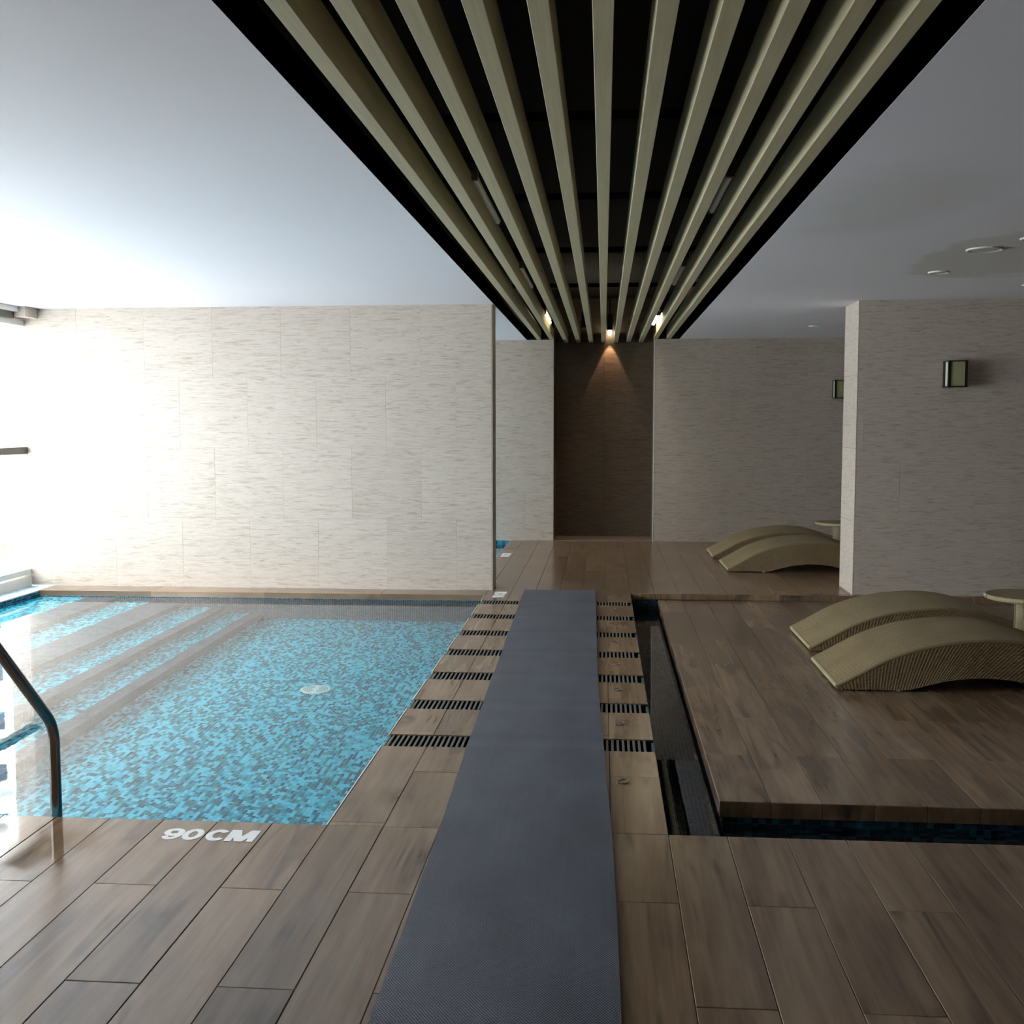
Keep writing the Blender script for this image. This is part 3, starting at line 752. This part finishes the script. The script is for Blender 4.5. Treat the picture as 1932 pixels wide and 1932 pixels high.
def strip(A, Bv, nm, mat, parent, vlen=None):
    """ruled strip between polylines with metric uv"""
    q = MB(); n = len(A); uv = []; s = 0; S = []
    for i in range(n):
        if i: s += (Vector(A[i])-Vector(A[i-1])).length
        S.append(s)
    q.v = [tuple(p) for p in A]+[tuple(p) for p in Bv]
    q.f = [(i, i+1, n+i+1, n+i) for i in range(n-1)]
    me = D.meshes.new(nm); me.from_pydata(q.v, [], q.f); ul = me.uv_layers.new(name='uv')
    for p in me.polygons:
        p.use_smooth = True
        for li in p.loop_indices:
            vi = me.loops[li].vertex_index; k = vi % n
            ul.data[li].uv = (S[k], 0 if vi < n else (Vector(A[k])-Vector(Bv[k])).length)
    return link(nm, me, mat, parent)
tp = [(p.x, p.y) for p in spline([(a, b, 0) for a, b in TOP], 6)]
bt = [(p.x, max(p.y, .0015)) for p in spline([(a, b, 0) for a, b in BOT], 6)]
def make_lounger():
    root = empty('sun_lounger')
    h = W_L/2; e = .012
    # top woven sheet, crowned edges
    P = [(x, -h+e, z) for x, z in tp]; Q = [(x, h-e, z) for x, z in tp]
    strip(P, Q, 'woven_top', M['wick_top'], root)
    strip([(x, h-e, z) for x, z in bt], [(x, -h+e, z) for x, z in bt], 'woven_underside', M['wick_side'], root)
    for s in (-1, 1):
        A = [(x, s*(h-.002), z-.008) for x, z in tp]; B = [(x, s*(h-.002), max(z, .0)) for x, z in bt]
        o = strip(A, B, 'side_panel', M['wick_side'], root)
        mb = MB().tube([(x, s*(h-e), z-.010) for x, z in tp[::2]], .0125, 8)
        me = mb.mesh('edge_roll', True); link('edge_roll', me, M['wick_top'], root)
    mb = MB().tube([(.004, -h+e, .018), (.004, h-e, .018)], .0135, 10); link('end_roll', mb.mesh('end_roll', True), M['wick_edge'], root)
    mb = MB().tube([(tp[-1][0]+.002, -h+e, tp[-1][1]-.02), (tp[-1][0]+.002, h-e, tp[-1][1]-.02)], .02, 10); link('head_roll', mb.mesh('head_roll', True), M['wick_edge'], root)
    mb = MB().quad((tp[-1][0], -h+e, tp[-1][1]), (tp[-1][0], h-e, tp[-1][1]), (bt[-1][0], h-e, bt[-1][1]), (bt[-1][0], -h+e, bt[-1][1])); mb.obj('head_end', M['wick_side'], root)
    for x in (.34, 1.30):
        for s in (-1, 1):
            MB().lathe([(.012, -.004), (.013, .006), (.011, .012)], 12, (x, s*(h-.03), 0)).obj('foot', M['white_foot'], root)
    return root
def copy_tree(o, parent=None):
    c = o.copy(); COL.objects.link(c); c.parent = parent
    for ch_ in [x for x in D.objects if x.parent == o and x is not c]: copy_tree(ch_, c)
    return c
L1 = make_lounger(); GZ = .004
lst = [(1.300, 6.145+W_L/2, PZ, 'nearest curved wicker sun lounger, at the front edge of the near pair on the platform'),
       (1.345, 7.19+W_L/2, PZ, 'curved wicker sun lounger behind the nearest one, closest to the right partition'),
       (1.205, 10.69+W_L/2, 0, 'curved wicker sun lounger in front of the far pair, cut off by the right partition'),
       (1.165, 11.70+W_L/2, 0, 'farthest curved wicker sun lounger, against the far wall')]
for i, (x, y, z, lb) in enumerate(lst):
    o = L1 if i == 0 else copy_tree(L1)
    o.location = (x, y, z+GZ); o.rotation_euler[2] = (0.0, .004, .006, -.01)[i]
    tag(o, lb, 'sun lounger', 'curved wicker loungers')

def make_table():
    t = empty('side_table')
    R_ = .245
    me = MB().lathe([(.004, .415), (R_-.01, .415), (R_-.004, .410)], 48).mesh('table_top'); ul = me.uv_layers.new(name='uv')
    for p in me.polygons:
        for li in p.loop_indices: co = me.vertices[me.loops[li].vertex_index].co; ul.data[li].uv = (co.x, co.y)
    link('table_top', me, M['wick_top'], t)
    me = MB().ring(R_-.008, .013, (0, 0, .402), 64, 10, 0, 1.15).mesh('table_rim', True); ul = me.uv_layers.new(name='uv')
    for p in me.polygons:
        for li in p.loop_indices: co = me.vertices[me.loops[li].vertex_index].co; ul.data[li].uv = (math.atan2(co.y, co.x)*.24, co.z*2)
    link('table_rim', me, M['wick_edge'], t)
    me = MB().lathe([(.10, 0), (.105, .008), (.098, .03), (.080, .12), (.070, .22), (.068, .32), (.074, .392)], 32).mesh('stem', True); ul = me.uv_layers.new(name='uv')
    for p in me.polygons:
        for li in p.loop_indices: co = me.vertices[me.loops[li].vertex_index].co; ul.data[li].uv = (math.atan2(co.y, co.x)*.08, co.z)
    link('stem', me, M['wick_side2'], t)
    return t
M['wick_side2'] = wicker_mat('wicker_stem', srgb(150, 138, 104), srgb(96, 84, 56), .02, .014)
T1 = make_table(); T1.location = (2.632, 7.035, PZ); tag(T1, 'round wicker side table on a flared stem between the two nearer loungers', 'side table', 'round wicker tables')
T2 = copy_tree(T1); T2.location = (2.435, 11.56, 0); tag(T2, 'round wicker side table on a flared stem between the two far loungers', 'side table', 'round wicker tables')

# ------------------------------------------------------------------ wall lamps
def make_wall_lamp():
    t = empty('wall_lamp'); Wd, Dp, Hh = .150, .150, .214
    MB().box(0, Wd, -.012, 0, 0, Hh).obj('back_plate', M['lamp_frame'], t)
    for x in (0, Wd-.020):
        MB().box(x, x+.020, -Dp, -Dp+.026, 0, Hh).obj('corner_post', M['lamp_frame'], t)
    for x in (-.001, Wd-.013): MB().box(x, x+.014, -.055, -.012, 0, Hh).obj('wall_post', M['lamp_frame'], t)
    for z in (0, Hh-.009): MB().box(-.002, Wd+.002, -Dp-.002, 0, z, z+.009).obj('rail', M['lamp_frame'], t)
    MB().box(.018, Wd-.018, -Dp+.006, -Dp+.012, .009, Hh-.009).obj('front_diffuser', M['lamp_front'], t)
    for x in (.004, Wd-.008): MB().box(x, x+.004, -Dp+.02, -.05, .009, Hh-.009).obj('side_diffuser', M['lamp_side'], t)
    return t
WL = make_wall_lamp(); WL.location = (2.768, 9.349, 1.722); tag(WL, 'boxy dark-framed wall lamp on the near right partition above the loungers', 'wall lamp', 'box wall lamps')
W2_ = copy_tree(WL); W2_.location = (2.700, YF-.001, 1.722); tag(W2_, 'boxy dark-framed wall lamp on the far wall, half hidden by the partition edge', 'wall lamp', 'box wall lamps')

# ------------------------------------------------------------------ pool handrail
def fillet(pts, rad=.09, n=8):
    pts = [Vector(p) for p in pts]; out = [pts[0]]
    for a, b, c in zip(pts, pts[1:], pts[2:]):
        u, v = (a-b).normalized(), (c-b).normalized()
        p0, p2 = b+u*rad, b+v*rad
        for k in range(n+1): t = k/n; out.append(p0*(1-t)**2+b*2*t*(1-t)+p2*t*t)
    out.append(pts[-1]); return out
hr = empty('pool_handrail', (-2.035, 3.87, 0)); tag(hr, 'bent stainless tube handrail rising from the water at the near edge of the pool', 'handrail')
for dx in (0, -.52):
    pts = [(dx, 0, -.9), (dx, 0, .318), (dx, -.56, .885), (dx, -.95, .885), (dx, -.95, 0)]
    MB().tube(fillet(pts, .07), .0205, 18).obj('rail', M['steel'], hr, smooth=True)
    MB().lathe([(.045, 0), (.043, .008), (.025, .014)], 24, (dx, -.95, 0)).obj('flange', M['steel'], hr, smooth=True)
for z in (-.35, -.62): MB().box(-.52, 0, -.05, .05, z, z+.03).obj('ladder_step', M['steel'], hr)

# ------------------------------------------------------------------ outside
M['facade'] = plain('white_facade', srgb(228, 228, 226), .8, 0, .03, .2)
M['facade2'] = plain('grey_facade', srgb(168, 178, 190), .8, 0, .05, .2)
M['dark_win'] = plain('dark_window_glass', srgb(60, 74, 92), .1)
def tower(x, y, w_, dp, h, z0, nfl, nw, rot, label, mat):
    t = empty('apartment_tower', (x, y, z0)); t.rotation_euler[2] = rot; tag(t, label, 'building')
    MB().box(-w_/2, w_/2, -dp, 0, 0, h).obj('block', mat, t)
    fh = h/nfl; ww = w_/nw
    wm = MB().box(-ww*.30, ww*.30, 0, .12, 0, fh*.55).mesh('window'); wm.materials.append(M['dark_win'])
    fm = MB().box(-ww*.02, ww*.02, .1, .2, 0, fh*.55).mesh('mullion'); fm.materials.append(M['alu'])
    bm_ = MB().box(-ww*.42, ww*.42, 0, 1.1, 0, .18).box(-ww*.42, ww*.42, 1.04, 1.1, .18, 1.05).mesh('balcony'); bm_.materials.append(mat)
    for f in range(nfl):
        for c in range(nw):
            cx = -w_/2+ww*(c+.5); z = f*fh+fh*.28
            o = link('window', wm, None, t, (cx, 0, z)); link('mullion', fm, None, o, (0, 0, 0))
            if (c % 2) == 0: link('balcony', bm_, None, t, (cx, 0, f*fh+.1))
    MB().box(-w_/2-.3, w_/2+.3, -dp-.3, .3, h, h+.8).obj('parapet', mat, t)
def facing(x, y): return math.atan2(-y, -x)-PI/2
for (az, dist, w_, h, nfl, nw, mt, lb) in [(29.5, 74, 20, 64, 20, 8, 'facade', 'white tower block with balconies seen through the window and mirrored in the pool'),
                                        (43, 90, 24, 46, 15, 8, 'facade2', 'grey tower block beyond the window, behind the white tower'),
                                        (62, 80, 26, 40, 13, 9, 'facade', 'pale tower block far along the window')
                                        ]:
    a = math.radians(az); x, y = -math.sin(a)*dist, math.cos(a)*dist
    tower(x, y, w_, 14, h, -14, nfl, nw, facing(x, y), lb, M[mt])
tr = empty('tree', (-18.0, 30.2, -14)); tag(tr, 'small green tree beyond the window at the lower left of the view', 'tree')
M['leaf'] = plain('bright_leaf', srgb(110, 160, 70), .6, 0, .2, 2); M['bark'] = plain('bark', srgb(90, 74, 60), .9)
MB().tube([(0, 0, 0), (.1, .1, 4), (0, .2, 8.6)], [.22, .16, .07], 10).obj('trunk', M['bark'], tr)
q = MB()
for i in range(2600):
    a, b = random.uniform(0, 2*PI), random.uniform(-1, 1); rr = 2.2*random.random()**.4*(1+.2*math.sin(3*a)); cz = 9.6
    p = Vector((rr*math.cos(a)*math.sqrt(1-b*b), rr*math.sin(a)*math.sqrt(1-b*b), cz+rr*b*.95))
    u = Vector((random.uniform(-1, 1), random.uniform(-1, 1), random.uniform(-1, 1))).normalized(); v = u.orthogonal().normalized()
    s = random.uniform(.09, .17); q.quad(tuple(p-u*s), tuple(p+v*s*.6), tuple(p+u*s), tuple(p-v*s*.6))
o = q.obj('foliage', M['leaf'], tr); o['kind'] = 'stuff'
